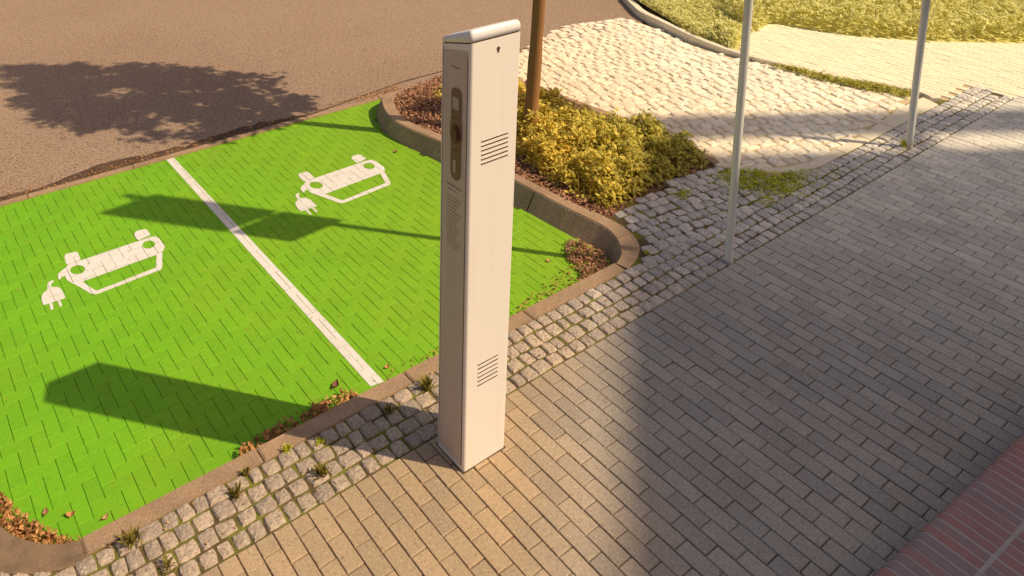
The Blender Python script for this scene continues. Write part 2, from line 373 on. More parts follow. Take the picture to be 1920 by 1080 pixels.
# ------------------------------------------------------------------ the green bay: herringbone, painted
U = 0.855; HX, HY = -6.05, 7.288+U
WALLX = [(17.0,44.2),(16.9,40.6),(15.9,38.7),(15.3,36.6),(15.1,34),(15.5,31),(16.0,28),(16.3,18),(16.7,12),(17.2,9.4),(17.2,7.6),(16.5,6.3),(15.3,5.4),(13.3,5.15)]
BAY = [(-29,44)] + [(22.5,44.0),(19.5,42.3)] + [(x+.5,y) for x,y in WALLX[1:]] + [(-25.2,5.2),(-26.4,5.6),(-27.8,6.7),(-29,8.6)]
b = MB(); stones = []
gx_, gy_ = .011, .009
for i in range(-32, 36):
    for j in range(-8, 46):
        t = (i-j) % 4
        if t == 0: q = (i, j, i+2, j+1)
        elif t == 2: q = (i, j-1, i+1, j+1)
        else: continue
        x0, y0, x1, y1 = HX+q[0]*U, HY+q[1]*U, HX+q[2]*U, HY+q[3]*U
        y0 = max(y0, 5.0); y1 = min(y1, 43.95)
        if y1-y0 < .15: continue
        if not inside(((x0+x1)/2, (y0+y1)/2), BAY): continue
        jt = lambda: random.uniform(-.004, .004)
        Q = [(x0+gx_+jt(), y0+gy_), (x1-gx_+jt(), y0+gy_), (x1-gx_+jt(), y1-gy_), (x0+gx_+jt(), y1-gy_)]
        z = ZB + random.uniform(-.010, .008)
        b.quadstone(Q, z, ZB-.5, .036, .024); stones.append((Q, z))
b.build('parking_bay', 'green', kind='structure')
b = MB(); b.add([(-31,4.5,ZB-.075),(24,4.5,ZB-.075),(24,44.0,ZB-.075),(-31,44.0,ZB-.075)], [(0,1,2,3)], .5)
b.build('bay_bedding', 'green_joint', kind='structure')
def inset(q, d=.062):
    cx = sum(p[0] for p in q)/4; cy = sum(p[1] for p in q)/4; o = []
    for x, y in q:
        e = math.hypot(x-cx, y-cy); k = 1-d*1.35/e; o.append((cx+(x-cx)*k, cy+(y-cy)*k))
    return o
def paint(b, outline, holes=()):
    """thin paint film on the stone tops, broken at the joints"""
    loops = [[Vector((x,y,0)) for x,y in outline]] + [[Vector((x,y,0)) for x,y in h] for h in holes]
    flat = [p for lp in [outline]+list(holes) for p in lp]
    bx = (min(p[0] for p in outline)-1, max(p[0] for p in outline)+1, min(p[1] for p in outline)-1, max(p[1] for p in outline)+1)
    tris = [ccw([flat[i] for i in t]) for t in tessellate_polygon(loops)]
    tris = [t for t in tris if abs(area(t)) > 1e-6]
    for Q, z in stones:
        if not (bx[0] < Q[0][0] < bx[1]+1 or bx[0] < Q[2][0] < bx[1]) or not (bx[2] < Q[2][1] and Q[0][1] < bx[3]): continue
        W = [(Q[0][0]+.004,Q[0][1]-.004),(Q[1][0]-.004,Q[1][1]-.004),(Q[2][0]-.004,Q[2][1]+.004),(Q[3][0]+.004,Q[3][1]+.004)]
        for t in tris:
            p = clip(t, W)
            if len(p) > 2 and abs(area(p)) > 1e-5: b.add([(x,y,z+.02) for x,y in p], [tuple(range(len(p)))], .5)
BK = {
'body': [(-19.689, 31.027), (-19.438, 31.293), (-12.644, 31.331), (-12.272, 31.204), (-12.093, 30.674), (-12.104, 29.858), (-12.099, 29.356), (-12.312, 28.907), (-12.534, 28.715), (-13.298, 26.638), (-13.535, 26.33), (-13.774, 26.345), (-18.499, 26.159), (-18.786, 26.253), (-18.98, 26.523), (-19.647, 28.25), (-19.881, 28.748), (-20.064, 29.25), (-20.065, 29.923), (-20.32, 29.915), (-20.525, 29.62), (-20.615, 29.809), (-20.484, 30.45), (-20.21, 30.689)] ,
'window': [(-19.12, 28.369), (-13.084, 28.531), (-13.735, 26.844), (-18.424, 26.589), (-18.597, 26.777)] ,
'holeA': [(-18.494, 29.939), (-18.566, 29.737), (-18.693, 29.584), (-18.86, 29.499), (-19.047, 29.491), (-19.231, 29.56), (-19.391, 29.699), (-19.509, 29.891), (-19.569, 30.114), (-19.565, 30.34), (-19.496, 30.545), (-19.37, 30.701), (-19.203, 30.79), (-19.013, 30.801), (-18.826, 30.731), (-18.663, 30.589), (-18.545, 30.393), (-18.486, 30.167)] ,
'holeB': [(-12.646, 30.158), (-12.725, 29.969), (-12.855, 29.822), (-13.019, 29.733), (-13.199, 29.714), (-13.372, 29.765), (-13.518, 29.881), (-13.621, 30.048), (-13.667, 30.246), (-13.651, 30.452), (-13.574, 30.642), (-13.446, 30.793), (-13.281, 30.885), (-13.099, 30.907), (-12.923, 30.855), (-12.775, 30.737), (-12.672, 30.567), (-12.627, 30.366)] ,
'wheelA': [(-19.505, 32.448), (-19.318, 32.875), (-18.503, 32.777), (-18.399, 32.504), (-18.465, 31.36), (-19.526, 31.315), (-19.586, 31.529)] ,
'wheelB': [(-13.69, 32.483), (-13.436, 32.853), (-12.66, 32.827), (-12.537, 32.565), (-12.52, 31.633), (-13.645, 31.422), (-13.755, 31.711)] ,
'plug': [(-22.205, 28.19), (-22.013, 28.602), (-21.625, 28.87), (-21.467, 29.587), (-21.268, 29.843), (-20.96, 29.865), (-20.983, 29.647), (-21.214, 29.449), (-21.304, 29.051), (-20.855, 28.779), (-20.708, 28.276), (-20.692, 27.237), (-20.738, 27.049), (-22.306, 27.128), (-22.3, 27.669)] ,
'prong1': [(-21.89, 27.09), (-21.679, 27.078), (-21.76, 26.234), (-21.947, 26.266)] ,
'prong2': [(-21.29, 27.093), (-21.114, 27.106), (-21.127, 26.288), (-21.313, 26.22)] ,
'line': [(-6.668, 43.902), (-5.871, 43.907), (-5.579, 6.484), (-6.53, 6.631)] ,
'A1': (-19.028, 30.141) ,
'B1': (-13.149, 30.304) ,
'A2': (3.414, 30.778) ,
'B2': (9.683, 31.004) ,
'plug1': [-21.42, 27.82] ,
'plug2': [1.08, 28.42] ,
'gut': [[-22.41, 44.23], [-6.68, 44.19], [10.69, 45.47], [21.21, 44.69]] ,
'herr_origin': [[-5.986, 7.288], [-6.11, 38.084], [-2.428, 18.011], [-10.505, 9.987]] ,
'litter_left': [[-27.98, 11.38], [-27.55, 10.69], [-27.15, 9.26], [-26.49, 7.89], [-26.03, 6.94], [-27.51, 8.05], [-28.3, 9.49]] ,
'litter_isl': [[17.01, 9.92], [18.48, 8.91], [18.97, 7.65], [17.14, 6.69], [14.9, 6.95], [13.77, 7.31]] ,
'pershadow': [[11.93, 37.15], [17.54, 32.64], [17.74, 42.91], [15.21, 38.39], [9.3, 44.87]] ,
}
line = BK['line']
b = MB(); paint(b, ccw(line))
o = b.build('lane_line', 'white_paint'); tag(o, 'long straight white line painted between the two green parking spaces', 'road marking')
def sim(p):
    a1, b1, a2, b2 = [complex(*BK[k]) for k in ('A1','B1','A2','B2')]
    w = (b2-a2)/(b1-a1); r = a2 + (complex(*p)-a1)*w; return (r.real, r.imag)
ident = lambda p: p
for f, lab in ((ident, 'white painted electric car symbol in the left parking space, nearest the camera edge'),
               (sim, 'white painted electric car symbol in the right parking space, close to the charging column')):
    c = [f(BK['holeA'][0])]
    t = thing('parking_symbol', lab, 'road marking', (*f(BK['A1']), ZB), group='white electric car symbols painted on the green bay')
    mk = lambda nm, out, holes=(): (lambda bb: (paint(bb, [f(p) for p in out], [[f(p) for p in h] for h in holes]), bb.build(nm, 'white_paint', parent=t)))(MB())
    t['_loc'] = tuple(t.location)
    mk('car_outline', BK['body'], (BK['window'], BK['holeA'], BK['holeB']))
    mk('wheel', BK['wheelA']); mk('wheel', BK['wheelB'])
    bb = MB(); paint(bb, [f(p) for p in BK['plug']]); paint(bb, [f(p) for p in BK['prong1']]); paint(bb, [f(p) for p in BK['prong2']])
    bb.build('plug', 'white_paint', parent=t)

# ------------------------------------------------------------------ kerbs
def loft_kerb(b, inner_b, inner_t, outer_t, zt, zb_in, zb_out=-.7, ch=.12, joint_every=9.0):
    """blocks along a path; each block closed, with a chamfered top"""
    n = len(inner_t); acc = 0; start = 0; cuts = [0]
    for i in range(1, n):
        acc += math.dist(inner_t[i], inner_t[i-1])
        if acc > joint_every or i == n-1: cuts.append(i); acc = 0
    lerp = lambda a, c, t: (a[0]+(c[0]-a[0])*t, a[1]+(c[1]-a[1])*t)
    for s0, s1 in zip(cuts, cuts[1:]):
        secs = []
        for i in range(s0, s1+1):
            ib, it, ot = inner_b[i], inner_t[i], outer_t[i]
            if i == s0 and i: nx = i+1; ib, it, ot = lerp(ib, inner_b[nx], .07), lerp(it, inner_t[nx], .07), lerp(ot, outer_t[nx], .07)
            w = math.dist(it, ot) or 1
            z = zt[i] + .0
            p1 = lerp(it, ot, ch/w); p2 = lerp(ot, it, ch*.6/w)
            secs.append([(ib[0],ib[1],zb_in), (it[0],it[1],z-ch), (p1[0],p1[1],z), (p2[0],p2[1],z), (ot[0],ot[1],z-ch*.5), (ot[0],ot[1],zb_out)])
        vs = [p for s_ in secs for p in s_]; fs = []
        for k in range(len(secs)-1):
            for a in range(5): fs.append((k*6+a, k*6+a+1, (k+1)*6+a+1, (k+1)*6+a))
        fs += [(5,4,3,2,1,0), tuple((len(secs)-1)*6+a for a in range(6))]
        b.add(vs, fs)
def smooth_path(p, k=3):
    out = []
    for i in range(len(p)-1):
        p0, p1, p2, p3 = p[max(i-1,0)], p[i], p[i+1], p[min(i+2,len(p)-1)]
        for s_ in range(k):
            t = s_/k
            out.append(tuple(.5*((2*p1[d])+(-p0[d]+p2[d])*t+(2*p0[d]-5*p1[d]+4*p2[d]-p3[d])*t*t+(-p0[d]+3*p1[d]-3*p2[d]+p3[d])*t**3) for d in range(len(p1))))
    out.append(tuple(p[-1])); return out
# straight kerb along the bay
b = MB()
for x0, x1 in ((-25.2,-15.4),(-15.4,-5.0),(-5.0,5.5),(5.5,15.4)):
    q = [(x0+.04,4.1),(x1-.04,4.1),(x1-.04,5.15),(x0+.04,5.15)]
    b.quadstone(q, .0, ZB-.3, .09, .07)
b.build('kerb', 'kerb', kind='structure')
# curved dark kerb, lower left
IN = smooth_path([(-25.2,5.15),(-26.3,5.62),(-27.5,6.75),(-28.4,8.3),(-29.2,11.5),(-29.6,16),(-29.7,28),(-29.7,42)])
OUT = smooth_path([(-25.2,3.75),(-27.0,4.3),(-28.9,5.6),(-30.0,7.3),(-30.9,11.2),(-31.2,16),(-31.3,28),(-31.3,42)])
b = MB(); loft_kerb(b, IN, IN, OUT, [.02]*len(IN), ZB-.3, joint_every=12)
b.build('curved_kerb', 'kerb_dark', kind='structure')
sheet('bed_soil', [(-31.2,7.4),(-31.2,44),(-60,44),(-60,7)], -.3, 'soil', kind='structure')
# island kerb: (top inner x,y, bottom inner x,y, top outer x,y, z)
ISL = [(30.5,44.0, 30.5,44.6, 30.5,43.0, -.35),(26,43.3, 26,44.0, 26.4,42.4, -.25),(21.5,42.5, 21.3,43.1, 22.2,41.6, -.1),(18.6,41.5, 18.2,42.0, 19.7,40.6, .1),(17.35,39.9, 16.8,40.2, 18.7,39.3, .25),(16.3,37.6, 15.6,37.7, 17.6,37.1, .3),
 (15.8,35.4, 15.1,35.3, 17.1,35.2, .3),(16.0,32.4, 15.2,32.2, 17.2,32.7, .3),(16.7,29.2, 15.8,29.0, 17.9,29.6, .3),(17.2,24, 16.0,23.9, 18.3,24.2, .3),(17.5,18.1, 16.3,18, 18.6,18.3, .3),(17.9,12.5, 16.7,12.4, 19.1,12.8, .25),
 (18.35,9.2, 17.1,9.2, 19.75,9.5, .2),(18.1,7.6, 17.2,7.7, 19.75,7.5, .15),(17.3,6.35, 16.5,6.5, 18.95,5.7, .08),(16.5,5.6, 15.7,5.7, 17.5,4.7, .02),(15.4,5.15, 14.9,5.25, 15.6,4.08, .0)]
P = smooth_path(ISL, 3)
b = MB(); loft_kerb(b, [(p[2],p[3]) for p in P], [(p[0],p[1]) for p in P], [(p[4],p[5]) for p in P], [p[6] for p in P], ZB-.3, -.8, ch=.14, joint_every=9)
b.build('island_kerb', 'kerb', kind='structure')
# edging between planting bed and driveway
E_IN = smooth_path([(31,43.4),(34.6,41.6),(35.4,38),(36.1,29),(36.3,20),(36.0,12),(35.6,10.0)])
E_OUT = smooth_path([(31,44.3),(35.7,42.4),(36.6,38),(37.2,29),(37.4,20),(37.1,12),(36.5,10.0)])
b = MB(); loft_kerb(b, E_IN, E_IN, E_OUT, [zd(*p)+.12 for p in E_IN], -1.5, -1.6, ch=.1, joint_every=10)
b.build('bed_edging', 'kerb', kind='structure')
# flat channel arc and edging strip at the foot of the driveway
A_IN = smooth_path([(35.7,9.95),(36.9,7.9),(39.6,5.5),(43.4,4.2)]); A_OUT = smooth_path([(36.5,10.2),(37.9,8.4),(40.3,6.2),(43.7,5.2)])
b = MB(); loft_kerb(b, A_IN, A_IN, A_OUT, [.05]*len(A_IN), -.7, -.7, ch=.07, joint_every=30)
x = 43.5
while x < 63:
    y0 = 4.15; b.quadstone([(x+.05,y0),(x+4.95,y0),(x+4.95,5.15+max(0,(x+5-54)*.1)),(x+.05,5.15+max(0,(x-54)*.1))], .02, -.7, .08, .06); x += 5
b.quadstone([(63.55,4.15),(69,4.15),(69.8,6.0),(63.55,6.2)], .02, -.7, .08, .06)
b.build('driveway_edging', 'kerb_pale', kind='structure')
# far kerb sweeping round the lawn
K = [(76.5,54,-.5),(73.2,49.5,-.4),(71.2,46.5,-.35),(69.2,41.2,-.2),(66.7,34.7,0),(65.6,30,.05),(65.4,26.5,.05),(66.3,20,.05),(67.6,14.6,.05),(70.2,8.3,.05),(70.6,6.5,.03),(69.9,5.2,.02)]
KO = [(77.6,53.4,-.5),(74.3,49.0,-.4),(72.3,46.1,-.35),(70.2,41.0,-.2),(67.7,34.4,0),(66.6,30,.05),(66.4,26.7,.05),(67.3,20.3,.05),(68.6,15,.05),(71.3,8.7,.05),(71.8,6.3,.03),(70.8,4.5,.02)]
P1 = smooth_path(K); P2 = smooth_path(KO)
b = MB(); loft_kerb(b, [(p[0],p[1]) for p in P1], [(p[0],p[1]) for p in P1], [(p[0],p[1]) for p in P2], [p[2]+.12 for p in P1], -1.6, -1.6, ch=.12, joint_every=10)
b.build('lawn_kerb', 'kerb_pale', kind='structure')

# ------------------------------------------------------------------ planted ground
ISLAND = [(18.2,40),(17.3,37),(16.9,34),(17.2,31),(17.9,27),(18.3,18.3),(18.9,12.6),(19.5,9.6),(20.2,9.7),(30,10.3),(35.7,9.9),(36.1,12),(36.4,20),(36.2,29),(35.5,38),(34.7,41.8),(30.5,43.2),(26.2,42.6),(21.8,41.8)]
b = MB(); tr = tessellate_polygon([[Vector((x,y,0)) for x,y in ISLAND]])
for gx in range(16, 38):
    for gy in range(9, 44):
        w = [(gx,gy),(gx+1,gy),(gx+1,gy+1),(gx,gy+1)]
        for t in tr:
            q = clip(w, ccw([ISLAND[i] for i in t]))
            if len(q) > 2 and abs(area(q)) > 1e-4:
                b.add([(x,y,-.12 + .25*noise.noise(Vector((x*.4,y*.4,0)))-max(0,(y-30)*.04)) for x,y in q], [tuple(range(len(q)))], .5)
b.build('island_soil', 'soil', kind='structure')
LAWN = [(67.7,34.7),(66.5,30),(66.3,26.9),(72,29.6),(81.4,31.0),(85,21.6),(91,14.5),(100.5,6.7),(126,-7),(200,20),(160,90),(95,75),(76.6,53)]
sheet('lawn', LAWN, .02, 'lawn', kind='structure')
sheet('verge', [(76.6,53.2),(95,75),(160,90),(200,20),(400,60),(300,140),(110,100)], -.4, 'lawn', kind='structure')

def leaf_patch(b, poly, n, z, size, tiltmax=.7, hmax=.12, dens=None):
    xs = [p[0] for p in poly]; ys = [p[1] for p in poly]; k = 0; tries = 0
    while k < n and tries < n*40:
        tries += 1
        p = (random.uniform(min(xs), max(xs)), random.uniform(min(ys), max(ys)))
        if not inside(p, poly): continue
        if dens and random.random() > dens(*p): continue
        zz = z(*p) if callable(z) else z
        s_ = random.uniform(*size)
        b.leaf((p[0], p[1], zz+random.uniform(.01, hmax)), s_, (random.uniform(-tiltmax,tiltmax), random.uniform(-tiltmax,tiltmax), 1), random.uniform(0, 6.3), random.uniform(.05,.35), random.uniform(.45,.8)); k += 1
# leaf litter: island bed, both inner corners of the bay, along kerb and gutter
b = MB()
leaf_patch(b, ISLAND, 7000, -.12, (.22,.5), .8, .3, lambda x, y: 1.0 if (y > 29 or x < 21.5) else .12)
o = b.build('leaf_litter', 'litter_red'); tag(o, 'brown dry leaves covering the soil of the kerbed planting island', 'fallen leaves', kind='stuff')
b = MB()
leaf_patch(b, [(-29.2,12.5),(-27.9,11.4),(-27.3,9.6),(-26.4,8.0),(-25.6,6.9),(-24.9,5.9),(-24.4,5.2),(-25.3,5.2),(-26.3,5.7),(-27.5,6.8),(-28.3,8.3),(-29.1,10.8)], 950, ZB, (.16,.40), .9, .5)
o = b.build('leaf_litter', 'leaf_litter'); tag(o, 'orange dry leaves heaped in the rounded lower left corner of the green bay', 'fallen leaves', kind='stuff')
b = MB()
leaf_patch(b, [(13.6,6.9),(14.4,9.4),(16.1,10.6),(17.0,10.2),(17.1,7.6),(16.3,6.2),(15.2,5.5),(11.5,5.3)], 1100, ZB, (.14,.36), .9, .4)
o = b.build('leaf_litter', 'litter_red'); tag(o, 'small brown leaves drifted into the bay corner below the curved island kerb', 'fallen leaves', kind='stuff')
b = MB()
leaf_patch(b, [(-16.5,5.6),(-7.6,5.6),(-7.9,7.0),(-9.5,7.5),(-11.5,7.2),(-15.5,6.9)], 800, ZB, (.16,.40), .9, .45, lambda x, y: max(0, 1-abs(y-6.2)/1.2)*(.25+.75*abs(math.sin(x*1.1+.4))))
leaf_patch(b, [(3,5.8),(15,5.8),(14.5,8.5),(8,7.3)], 260, ZB, (.12,.28), .8, .2)
leaf_patch(b, [(-5.5,5.8),(3,5.8),(3,7.0),(-5.5,7.0)], 60, ZB, (.12,.25), .8, .15)
o = b.build('leaf_litter', 'leaf_litter'); tag(o, 'thin line of dry leaves lying along the straight kerb of the green bay', 'fallen leaves', kind='stuff')
b = MB()
leaf_patch(b, [(-55,44.5),(12,44.5),(24,45.2),(24,46.6),(4,46.5),(-55,46.6)], 1100, ZR, (.10,.26), .7, .12, lambda x, y: .2+.8*max(0, 1-abs(y-45.2)/1.0))
leaf_patch(b, [(-40,46.5),(30,46.5),(30,56),(-40,56)], 120, ZR, (.10,.2), .6, .06)
leaf_patch(b, [(17,44.2),(24,44.6),(24,46.4),(18,45.6)], 160, ZR, (.12,.28), .7, .12)
o = b.build('leaf_litter', 'leaf_litter'); tag(o, 'leaf bits and debris along the gutter where asphalt meets the green bay', 'fallen leaves', kind='stuff')
b = MB()
leaf_patch(b, [(-29,8),(15,6),(15,40),(-29,40)], 85, ZB, (.09,.2), .6, .05)
leaf_patch(b, [(-30,0),(40,0),(40,4),(-30,4)], 150, -.02, (.08,.2), .8, .06)
leaf_patch(b, [(-25,-14),(40,-14),(40,0),(-25,0)], 30, .0, (.06,.14), .6, .04)
o = b.build('scattered_leaf_bits', 'leaf_litter'); tag(o, 'tiny leaf crumbs scattered over bay, setts and pavement', 'fallen leaves', kind='stuff')
# single large leaves
def curled_leaf(lab, x, y, z, size, rz, m='leaf_litter'):
    b = MB(); n = 7; vs = []; fs = []
    for i in range(n):
        t = i/(n-1); w = math.sin(math.pi*t)**.7*.36*size*(1+.25*math.sin(i*2.4))
        zc = .28*size*(2*t-1)**2
        for sgn in (-1, 0, 1): vs.append(((t-.5)*size, sgn*w, zc + abs(sgn)*.22*size*(.5+t*.5)))
    for i in range(n-1):
        for k in (0, 1): fs.append((i*3+k, i*3+k+1, (i+1)*3+k+1, (i+1)*3+k))
    c, s_ = math.cos(rz), math.sin(rz)
    b.add([(x+a*c-d*s_, y+a*s_+d*c, z+e+.02) for a, d, e in vs], fs)
    b.tube([(x-.5*size*c, y-.5*size*s_, z+.28*size), (x-.85*size*c, y-.85*size*s_+.05, z+.12)], [.018*size+.008]*2, 5, r=.1)
    o = b.build('fallen_leaf', m, loc=(x,y,z)); tag(o, lab, 'leaf', 'single dry leaves on the ground'); return o
curled_leaf('large curled brown leaf on the green bay left of the foot of the white line', -8.4, 7.95, ZB, .62, .6, 'litter_red')
curled_leaf('dark curled leaf on the green bay just above the kerb leaf pile', -9.7, 7.0, ZB, .5, 1.9, 'litter_red')
curled_leaf('pale leaf lying in the lower left corner of the bay near the orange heap', -25.0, 8.1, ZB, .5, -.5)
curled_leaf('dark leaf beside the orange leaf heap in the lower left bay corner', -26.1, 9.0, ZB, .42, 1.2, 'litter_red')
curled_leaf('round brown leaf on green paint near the lower left kerb joint', -23.5, 6.9, ZB, .38, .3, 'litter_red')
curled_leaf('yellowish leaf on the green bay right of the foot of the white line', -4.7, 7.4, ZB, .4, .1)
curled_leaf('tan leaf on green paint below the planting island kerb', 13.6, 31.9, ZB, .5, .8)
curled_leaf('small brown leaf on the green bay near the curved island corner', 12.8, 9.6, ZB, .42, 2.2, 'litter_red')
curled_leaf('small leaf on the bay beside the kerb left of the charging column', -4.0, 5.9, ZB, .4, 2.6)

# ------------------------------------------------------------------ shrubs
def shrub(b, poly, n, h, z0, size, edge=1.6, bumpy=.9, twigs=0):
    xs = [p[0] for p in poly]; ys = [p[1] for p in poly]; k = 0
    def edist(p):
        d = 1e9
        for i in range(len(poly)):
            a, c = poly[i-1], poly[i]; vx, vy = c[0]-a[0], c[1]-a[1]; L2 = vx*vx+vy*vy
            t = max(0, min(1, ((p[0]-a[0])*vx+(p[1]-a[1])*vy)/L2)); d = min(d, math.hypot(p[0]-a[0]-t*vx, p[1]-a[1]-t*vy))
        return d
    while k < n:
        p = (random.uniform(min(xs), max(xs)), random.uniform(min(ys), max(ys)))
        if not inside(p, poly): continue
        e = min(1, edist(p)/edge)**.6
        nn = noise.noise(Vector((p[0]*.45, p[1]*.45, 5))) + .6*noise.noise(Vector((p[0]*1.3, p[1]*1.3, 9)))
        H = h*e*(.72 + bumpy*.5*nn)
        if nn < -.35 and random.random() < .6: k += 1; continue
        zz = z0 + max(.1, H)*(1-random.random()**2.2*.75)
        for _ in range(3):
            q = (p[0]+random.gauss(0,.22), p[1]+random.gauss(0,.22), zz+random.gauss(0,.16))
            b.leaf(q, random.uniform(*size), (random.gauss(0,.6)+.2, random.gauss(0,.6)-.3, 1), random.uniform(0,6.3), random.uniform(-.1,.25), random.uniform(.4,.65))
        k += 1
BUSH = [(20.9,10.5),(30,10.9),(35.4,10.6),(36.3,13),(36.6,17.5),(35.0,20),(33.4,23.5),(33.2,28),(32.5,33),(28,33.5),(24,30),(22.4,24),(20.6,18.5),(20.4,14)]
b = MB(); shrub(b, BUSH, 7500, 2.8, -.2, (.26,.72), bumpy=1.3)
for _ in range(160):
    a = random.choice(range(400)); p = (random.uniform(20.2,35), random.uniform(10.8,33))
    if inside(p, BUSH) and (p[0] < 23.5 or p[1] < 13):
        b.tube([(p[0],p[1],-.2),(p[0]+random.gauss(0,.25),p[1]+random.gauss(0,.25),random.uniform(1.2,2.6))], [.03,.015], 4, r=.9)
o = b.build('ground_cover_shrubs', 'shrub'); tag(o, 'low leafy yellow green shrubs filling the kerbed planting island', 'shrubs', kind='stuff')
b = MB(); shrub(b, [(23,30),(28,33),(29,38),(26,40.5),(23,38)], 330, 1.3, -.4, (.25,.45))
o = b.build('low_plant', 'shrub'); tag(o, 'sparse green plants in the leaf litter at the far end of the planting island', 'shrubs', kind='stuff')
HED = [(76,30.2),(81.5,30.9),(85,21.8),(91,14.8),(100.5,7.2),(126,-6.4),(150,5),(125,45),(100,50),(86,42),(78,36)]
b = MB(); shrub(b, HED, 16000, 3.2, .0, (.45,.9), edge=1.0)
o = b.build('hedge_shrubs', 'hedge'); tag(o, 'bright yellow green shrubs beyond the pale footpath at the top right', 'shrubs', kind='stuff')
b = MB()
GR = [(67.9,34.7),(66.8,30),(66.6,27.6),(72,30),(78,31),(79,36),(88,44),(100,52),(95,66),(77,53)]
shrub(b, GR, 9000, .8, .0, (.3,.7), edge=.4)
shrub(b, [(66.6,27.6),(69.5,28.6),(72,29.8),(74.5,31),(73.5,33.5),(70,34),(67.6,32)], 900, 1.6, .0, (.35,.7), edge=.8)
o = b.build('grass', 'hedge'); tag(o, 'sunlit grass and low growth inside the curved pale kerb', 'grass', kind='stuff')
b = MB(); shrub(b, [(65.0,22),(66.0,20),(67.2,14.5),(69.8,8.3),(70.0,6.6),(67.8,7.2),(66.6,10.5),(65.2,15.5)], 900, .55, .0, (.2,.42), edge=.5)
o = b.build('kerb_grass', 'shrub'); tag(o, 'narrow wedge of grass growing along the inside of the far curved kerb', 'grass', kind='stuff')
# moss and tufts growing in the sett joints near the first pole
b = MB()
shrub(b, [(33.5,8.6),(36.2,8.9),(39.2,5.9),(41.2,4.2),(39,3.1),(35.2,3.3),(34.2,5.2)], 760, .4, -.08, (.14,.34), edge=1.6)
shrub(b, [(31.5,8.2),(36.2,9.3),(40.5,5.6),(45,4.0),(44,2.2),(38,1.2),(33.5,2.0),(32,4.8)], 520, .22, -.1, (.10,.24), edge=1.6)
shrub(b, [(27.5,8.6),(29.2,8.9),(29.6,8.1),(28,7.8)], 70, .3, -.1, (.12,.25), edge=.4)
shrub(b, [(32.6,3.6),(34.3,4.1),(34.6,3.4),(33,3.0)], 60, .25, -.1, (.12,.25), edge=.4)
o = b.build('moss', 'moss_tuft'); tag(o, 'bright green moss and weeds spreading between setts behind the nearer pole', 'moss', kind='stuff')
def tuft(lab, x, y, z, h, n, m='weed', spread=.5):
    b = MB()
    for _ in range(n):
        a = random.uniform(0, 6.28); l = h*random.uniform(.4, 1); rr = spread*random.uniform(.1, 1)
        bx, by = x+math.cos(a)*rr*.35, y+math.sin(a)*rr*.35
        tx, ty = x+math.cos(a)*rr, y+math.sin(a)*rr; w = random.uniform(.02,.045)
        px, py = -math.sin(a)*w, math.cos(a)*w; mx, my = (bx+tx)/2, (by+ty)/2
        b.add([(bx-px,by-py,z),(bx+px,by+py,z),(mx+px,my+py,z+l*.75),(mx-px,my-py,z+l*.75),(tx,ty,z+l*random.uniform(.6,1))], [(0,1,2,3),(3,2,4)])
    o = b.build('weed_tuft', m, loc=(x,y,z)); tag(o, lab, 'weed', 'weed tufts in the sett joints'); return o
tuft('large grass tuft in the setts nearest the lower left kerb curve', -23.1, 3.4, -.1, .9, 70, spread=.8)
tuft('dry weed tuft below the kerb, second from the left kerb joint', -17.6, 3.0, -.1, .7, 60, spread=.6)
tuft('small weed close against the kerb, above the second tuft', -16.6, 3.95, -.1, .5, 40, spread=.4)
tuft('green weed at the kerb edge just left of the column shadow', -14.0, 4.0, -.1, .45, 50, 'moss_tuft', .45)
tuft('brown weed clump on the pavement side of the setts left of the column', -13.2, 1.5, -.1, .75, 80, spread=.65)
tuft('small green weed between setts at the edge of the column shadow', -12.2, 3.4, -.1, .4, 40, 'moss_tuft', .4)
tuft('tall dry grass tuft in the setts directly behind the charging column', -4.6, 3.2, -.1, .9, 90, spread=.7)
tuft('low dry weed at the very bottom left between setts', -22.0, 1.3, -.1, .5, 50, spread=.6)
tuft('reddish weed clump in the shadowed setts beside the column', -7.6, 3.0, -.1, .6, 50, spread=.5)
tuft('grass tuft growing round the foot of the far pole', 54.8, 1.5, -.05, .9, 60, 'moss_tuft', 1.0)
tuft('small green weed at the outer edge of the curved island kerb', 18.4, 4.5, -.05, .35, 40, 'moss_tuft', .4)

# ------------------------------------------------------------------ charging column
PX0, PX1, PYF, PYB = -6.72, -3.68, -2.78, -.43
def rrect(x0, x1, yf, yb, r, n=6):
    pts = []
    for cx, cy, a0, rr in ((x0+r[0],yf+r[0],180,r[0]),(x1-r[1],yf+r[1],270,r[1]),(x1-r[2],yb-r[2],0,r[2]),(x0+r[3],yb-r[3],90,r[3])):
        for i in range(n+1):
            a = math.radians(a0+90*i/n); pts.append((cx+rr*math.cos(a), cy+rr*math.sin(a)))
    return pts
def outline(z, ins=0.0):
    f = z/25.0
    return rrect(PX0+ins+.10*f, PX1-ins+.46*f, PYF+ins, PYB-ins, (.17,.12,.12,.16))
zs = lambda y: 23.98 + .265*(PYB-y)          # sloping shoulder
def ring_body(b, rings):
    n = len(rings[0]); vs = [p for r_ in rings for p in r_]
    fs = [(k*n+i, k*n+(i+1)%n, (k+1)*n+(i+1)%n, (k+1)*n+i) for k in range(len(rings)-1) for i in range(n)]
    fs.append(tuple((len(rings)-1)*n+i for i in range(n))); fs.append(tuple(range(n-1,-1,-1))); b.add(vs, fs, .5)
col = thing('charging_column', 'tall beige metal electric vehicle charging column standing on the pavement edge', 'charging station', (-5.2,-1.6,0))
col['_loc'] = tuple(col.location)
b = MB(); ring_body(b, [[(x,y,0) for x,y in outline(0)], [(x,y,12) for x,y in outline(12)], [(x,y,zs(y)) for x,y in outline(24.4)]])
o = b.build('body', 'case', parent=col)
b = MB(); ring_body(b, [[(x,y,zs(y)-.02) for x,y in outline(24.5,.06)], [(x,y,zs(y)+.08) for x,y in outline(24.5,.06)]])
